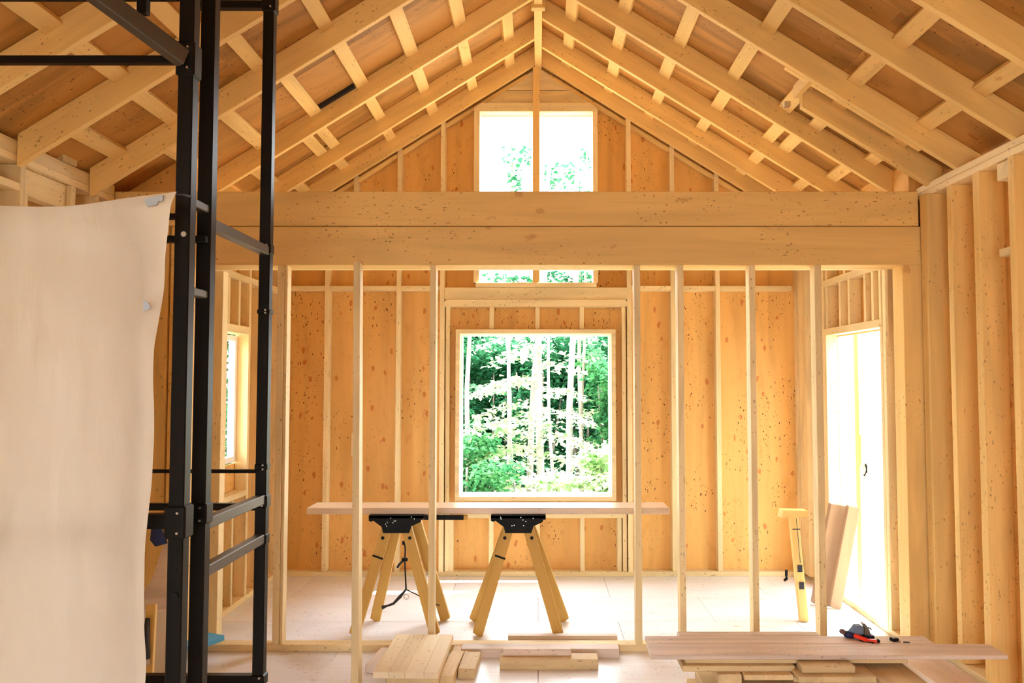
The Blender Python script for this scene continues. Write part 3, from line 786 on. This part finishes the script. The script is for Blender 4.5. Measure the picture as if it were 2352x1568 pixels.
lv = thing('spirit_level', 'yellow spirit level leaning behind the plastic sheet edge', 'level', (-2.0, 4.2, 0))
board('body', lv, (-1.99, 4.18, .003), (-2.06, 4.36, .46), .026, .05, M['yellow'], up=(1, 0, 0))
board('vial', lv, (-2.012, 4.225, .19), (-2.020, 4.245, .235), .008, .022, M['steel'], up=(1, 0, 0))
sp = thing('tool_strap', 'black rubber tool strap hung over the spirit level', 'strap', (-2.03, 4.30, .3))
tube('grip', sp, [(-2.06, 4.315, .40), (-2.045, 4.27, .30), (-2.02, 4.225, .22)], [.012, .018, .020], M['strap'])
cc = thing('cloth', 'dark blue cloth hanging from the low scaffold rail beside the sheet', 'cloth', (-1.30, 2.77, 1.1))
prism('fabric', cc, [(-1.315, 1.153), (-1.285, 1.153), (-1.262, 1.098), (-1.30, 1.088), (-1.318, 1.11)], 'y', 2.765, 2.775, M['navy'])

# ------------------------------------------------------------------ outside
fn = thing('fence', 'bleached board screen standing outside the sunlit doorway', 'fence', (3.4, 8.2, -.3))
x = 2.75
while x < 4.6:
    bx('fence_board', fn, x, x + .135, 8.2, 8.22, -.25, 2.55 + .02 * random.random(), M['palefence']); x += .145
for z in (.2, 1.9): bx('fence_rail', fn, 2.70, 4.6, 8.222, 8.26, z, z + .09, M['palefence'])
for x in (2.70, 4.6): bx('fence_post', fn, x - .045, x + .045, 8.225, 8.315, -.3, 2.5, M['palefence'])
pp = thing('porch_post', 'timber porch post outside the doorway with a black hook on it', 'post', (2.60, 6.5, -.3))
bx('shaft', pp, 2.565, 2.655, 6.46, 6.55, -.28, 2.60, M['stud'])
bx('cleat', pp, 2.568, 2.652, 6.44, 6.46, .98, 1.22, M['stud'])
tube('hook', pp, [(2.60, 6.455, 1.00), (2.605, 6.43, .97), (2.60, 6.42, .93), (2.59, 6.44, .90)], .009, M['bracket'])
bx('porch_deck', None, 2.41, 4.2, 5.2, 7.9, -.30, -.06, M['palefence'], label='bleached porch deck just outside the sunlit doorway', cat='deck')

def leaves(C, size, tilt=.5, droop=.0):
    """folded rhombic leaves at the points C (n,3): vertices and faces"""
    n = len(C)
    az = RNG.uniform(0, 2 * math.pi, n); s = size * RNG.uniform(.6, 1.25, n)
    d = np.stack([np.cos(az), np.sin(az), RNG.normal(-droop, tilt, n)], 1); d /= np.linalg.norm(d, axis=1)[:, None]
    up = np.stack([RNG.normal(0, tilt, n), RNG.normal(0, tilt, n), np.ones(n)], 1)
    w = np.cross(d, up); w /= np.linalg.norm(w, axis=1)[:, None]
    nn = np.cross(w, d)
    L_ = s[:, None] * d; Wd = (s * .36)[:, None] * w; f = (s * .10)[:, None] * nn
    V = np.stack([C, C + L_ * .45 + Wd + f, C + L_, C + L_ * .45 - Wd + f], 1).reshape(-1, 3)
    b = np.arange(n)[:, None] * 4
    F = np.concatenate([b + np.array([[0, 1, 2]]), b + np.array([[0, 2, 3]])], 1).reshape(-1, 3)
    return V, F
def leafmesh(name, parent, pts, size, m, **kw):
    V, F = leaves(pts, size, **kw)
    me = bpy.data.meshes.new(name)
    me.vertices.add(len(V)); me.vertices.foreach_set('co', V.ravel())
    me.loops.add(len(F) * 3); me.loops.foreach_set('vertex_index', F.ravel().astype(np.int32))
    me.polygons.add(len(F)); me.polygons.foreach_set('loop_start', (np.arange(len(F)) * 3).astype(np.int32)); 
    me.update(calc_edges=True); me.validate()
    me.materials.append(m)
    o = link(name, me, parent); place(o, Matrix())
    return o
def cluster(c, r, n, shell=.5):
    v = RNG.normal(size=(n, 3)); v /= np.linalg.norm(v, axis=1)[:, None]
    q = RNG.uniform(shell, 1, n) ** .6
    return np.array(c) + v * q[:, None] * np.array(r)
def spray(c, L_, az, n, drop=.25, wid=.35):
    """a flat drooping branch of leaves"""
    t = RNG.uniform(0, 1, n); s = RNG.normal(0, 1, n) * wid * L_ * (1 - .5 * t)
    d = np.array([math.cos(az), math.sin(az)]); e = np.array([-d[1], d[0]])
    P = np.zeros((n, 3)); P[:, :2] = np.array(c[:2]) + np.outer(t * L_, d) + np.outer(s, e)
    P[:, 2] = c[2] - drop * t * t * L_ - .25 * np.abs(s) + RNG.normal(0, .025, n)
    return P
def tree(label, x, y, lean, h, dia, sprays, bark='bark', leaf='leaflight', size=.10, kinks=0.02, name='slender_tree', crown=None, group='trees beyond the big window'):
    t = thing(name, label, 'tree', (x, y, -.6), group)
    pts, rad = [], []
    for i in range(9):
        f = i / 8
        pts.append((x + lean * f + kinks * math.sin(i * 1.9 + x), y + .1 * math.sin(i + y), -.7 + (h + .7) * f)); rad.append(dia / 2 * (1.12 - .55 * f))
    tube('trunk', t, pts, rad, M[bark], 10)
    P = []
    bmn = bmesh.new(); nb = 0
    for (z, az, L_, n) in sprays:
        f = (z + .7) / (h + .7); cx_ = x + lean * f
        P.append(spray((cx_, y, z), L_, az, int(n * .55)))
        tube_bm(bmn, [(cx_, y, z - .08), (cx_ + math.cos(az) * L_ * .5, y + math.sin(az) * L_ * .5, z - .02 - .07 * L_), (cx_ + math.cos(az) * L_ * .95, y + math.sin(az) * L_ * .95, z - .23 * L_)], [dia * .11, dia * .07, .004], 5); nb += 1
    if nb: from_bm('branches', bmn, M[bark], t, smooth=True)['kind'] = 'stuff'
    else: bmn.free()
    if crown is not None: P.append(crown)
    if P:
        o = leafmesh('foliage', t, np.concatenate(P), size, M[leaf], tilt=.35, droop=.35); o['kind'] = 'stuff'
    return t
PI = math.pi
tree('pale straight trunk in the middle of the big window view', .02, 12.0, -.02, 7.5, .115, [(1.95, 0.3, .7, 160), (1.75, 3.3, .9, 240), (1.25, -.5, .9, 240), (1.2, 3.6, .7, 160), (.9, -.2, .8, 220), (.6, -.7, .9, 260), (.75, 3.4, .9, 240), (2.4, 3.0, 1.0, 220), (2.5, .2, .9, 200), (2.2, -2.0, .8, 200)])
tree('leaning pale trunk just beside the middle trunk', -.20, 12.2, .42, 5.8, .10, [(1.35, 3.5, 1.0, 240), (.95, 3.2, 1.0, 260), (.65, 3.5, 1.1, 300), (.4, 3.1, .8, 200), (1.7, 3.3, .8, 200), (1.1, -2.2, .7, 160), (.2, -2.6, .8, 200), (2.1, 3.6, .8, 150)])
tree('thick grey trunk to the right of the middle trunk', .47, 13.2, .25, 7.0, .11, [(1.2, .3, .8, 160), (2.1, .4, .8, 160), (.7, -.6, .8, 200), (1.5, 2.9, .5, 100)], 'bark')
tree('thin brown trunk farthest toward the right window jamb', .69, 13.0, .12, 6.5, .05, [(1.4, -.4, .6, 100), (1.0, 0.2, .6, 120), (2.0, .3, .6, 120)], 'barkdark', 'leafmid')
tree('thin pale sapling between the middle and thick grey trunks', .24, 12.6, -.20, 6.0, .05, [(1.55, .3, .6, 120), (1.0, 2.0, .4, 80)])
tree('thinnest sapling left of the leaning pale trunk', -.30, 11.6, -.22, 3.6, .03, [(1.6, 3.0, .6, 160), (1.1, 3.3, .7, 180), (.7, 3.0, .6, 150)])
tree('dim grey trunk at the left side of the window view', -1.38, 15.5, .08, 5.0, .10, [(1.6, .3, .8, 160), (.9, 0., .8, 160)], 'barkdark', 'leafmid')
# tall, sparse tops that show in the gable window
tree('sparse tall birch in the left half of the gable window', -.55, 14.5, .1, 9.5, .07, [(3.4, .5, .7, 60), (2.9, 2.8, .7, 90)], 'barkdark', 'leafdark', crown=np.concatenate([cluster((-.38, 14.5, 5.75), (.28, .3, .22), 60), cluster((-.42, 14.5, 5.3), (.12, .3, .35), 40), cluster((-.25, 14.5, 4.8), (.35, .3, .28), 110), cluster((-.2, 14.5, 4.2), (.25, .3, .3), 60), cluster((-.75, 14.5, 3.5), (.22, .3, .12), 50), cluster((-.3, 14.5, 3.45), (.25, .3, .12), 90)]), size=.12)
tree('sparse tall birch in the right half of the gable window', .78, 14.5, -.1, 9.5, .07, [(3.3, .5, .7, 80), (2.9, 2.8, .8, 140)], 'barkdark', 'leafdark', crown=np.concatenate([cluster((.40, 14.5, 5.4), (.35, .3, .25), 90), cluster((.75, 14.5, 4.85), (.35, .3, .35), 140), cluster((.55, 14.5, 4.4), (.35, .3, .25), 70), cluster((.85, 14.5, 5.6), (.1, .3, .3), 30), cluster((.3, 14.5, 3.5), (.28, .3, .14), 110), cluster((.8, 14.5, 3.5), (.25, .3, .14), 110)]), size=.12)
# dense wood behind
def bush(label, c, r, n, size, m, stems=5, name='forest_shrub', group='dense shrubs of the wood', cat='shrub'):
    t = thing(name, label, cat, (c[0], c[1], -.5), group)
    bmn = bmesh.new()
    for k in range(stems):
        a = k * 2.4
        tube_bm(bmn, [(c[0] + .1 * math.cos(a), c[1] + .1 * math.sin(a), -.7), (c[0] + .5 * r[0] * math.cos(a), c[1] + .5 * r[1] * math.sin(a), c[2] + .3 * r[2])], [.04, .015], 5)
    from_bm('stems', bmn, M['barkdark'], t, smooth=True)['kind'] = 'stuff'
    P = [cluster((c[0] + r[0] * .7 * RNG.normal() * .6, c[1] + r[1] * .6 * RNG.normal() * .6, c[2] + r[2] * RNG.uniform(-.75, .75)), np.array((r[0] * .5, r[1] * .5, r[2] * .26)), n // 14, .2) for _ in range(14)]
    leafmesh('foliage', t, np.concatenate(P), size, M[m], tilt=.45, droop=.3)['kind'] = 'stuff'
    return t
lb = ['dark shrub at the left of the window view', 'dark shrub behind the leaning pale trunk', 'dark shrub behind the middle trunk', 'dark shrub behind the thick grey trunk', 'dark shrub at the right of the window view']
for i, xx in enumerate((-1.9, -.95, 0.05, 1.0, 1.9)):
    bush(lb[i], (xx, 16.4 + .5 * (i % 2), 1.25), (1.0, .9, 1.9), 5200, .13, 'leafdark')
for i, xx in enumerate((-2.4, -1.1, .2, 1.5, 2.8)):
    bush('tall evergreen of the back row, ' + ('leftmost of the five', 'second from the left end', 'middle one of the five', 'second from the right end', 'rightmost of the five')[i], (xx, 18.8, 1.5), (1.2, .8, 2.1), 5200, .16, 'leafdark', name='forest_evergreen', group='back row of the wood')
bush('mid green fern-like shrub low at the left of the big window', (-1.0, 11.3, .25), (.75, .6, .75), 4200, .09, 'leafmid', name='low_shrub', group='low shrubs near the house')
bush('mid green shrub beside the right window jamb', (1.25, 13.2, 1.2), (.55, .6, 1.2), 3600, .10, 'leafmid', name='low_shrub', group='low shrubs near the house')
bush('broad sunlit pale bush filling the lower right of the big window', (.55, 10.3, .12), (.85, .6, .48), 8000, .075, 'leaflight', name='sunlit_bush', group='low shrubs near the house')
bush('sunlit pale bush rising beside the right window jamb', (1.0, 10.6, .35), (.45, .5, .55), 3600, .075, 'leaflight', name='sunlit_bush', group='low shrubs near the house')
bush('leafy tree seen through the white framed side window', (-5.2, 13.5, 1.3), (1.3, 1.2, 2.4), 6500, .14, 'leafdark', name='side_tree', group='trees past the side window', cat='tree')
tree('tall tree shading the doorway with a thin high canopy', 4.9, 8.8, -.5, 7.6, .2, [], 'bark', 'leafmid', crown=np.concatenate([cluster((4.0 + dx, 7.4 + dy, 6.0 + .3 * dx), (.45, .4, .3), 120) for dx, dy in ((-.1, -.5), (-.3, .4), (.6, .3), (.5, -.5), (1.2, 0))]), size=.16, name='shade_tree', group='trees past the doorway')

for i, (xx, yy, lab) in enumerate(((7.2, 3.2, 'unseen leafy tree added outside the right wall, nearest the front of the house'), (7.6, 6.6, 'unseen leafy tree added outside the right wall, straight out from the doorway'), (6.8, 10.4, 'unseen leafy tree added outside the right wall, beyond the board screen'))):
    bush(lab, (xx, yy, 3.2), (1.9, 1.7, 4.6), 6500, .24, 'leafmid', name='side_tree', group='trees past the doorway', cat='tree')  # unseen trees added to hold back sky light entering the doorway
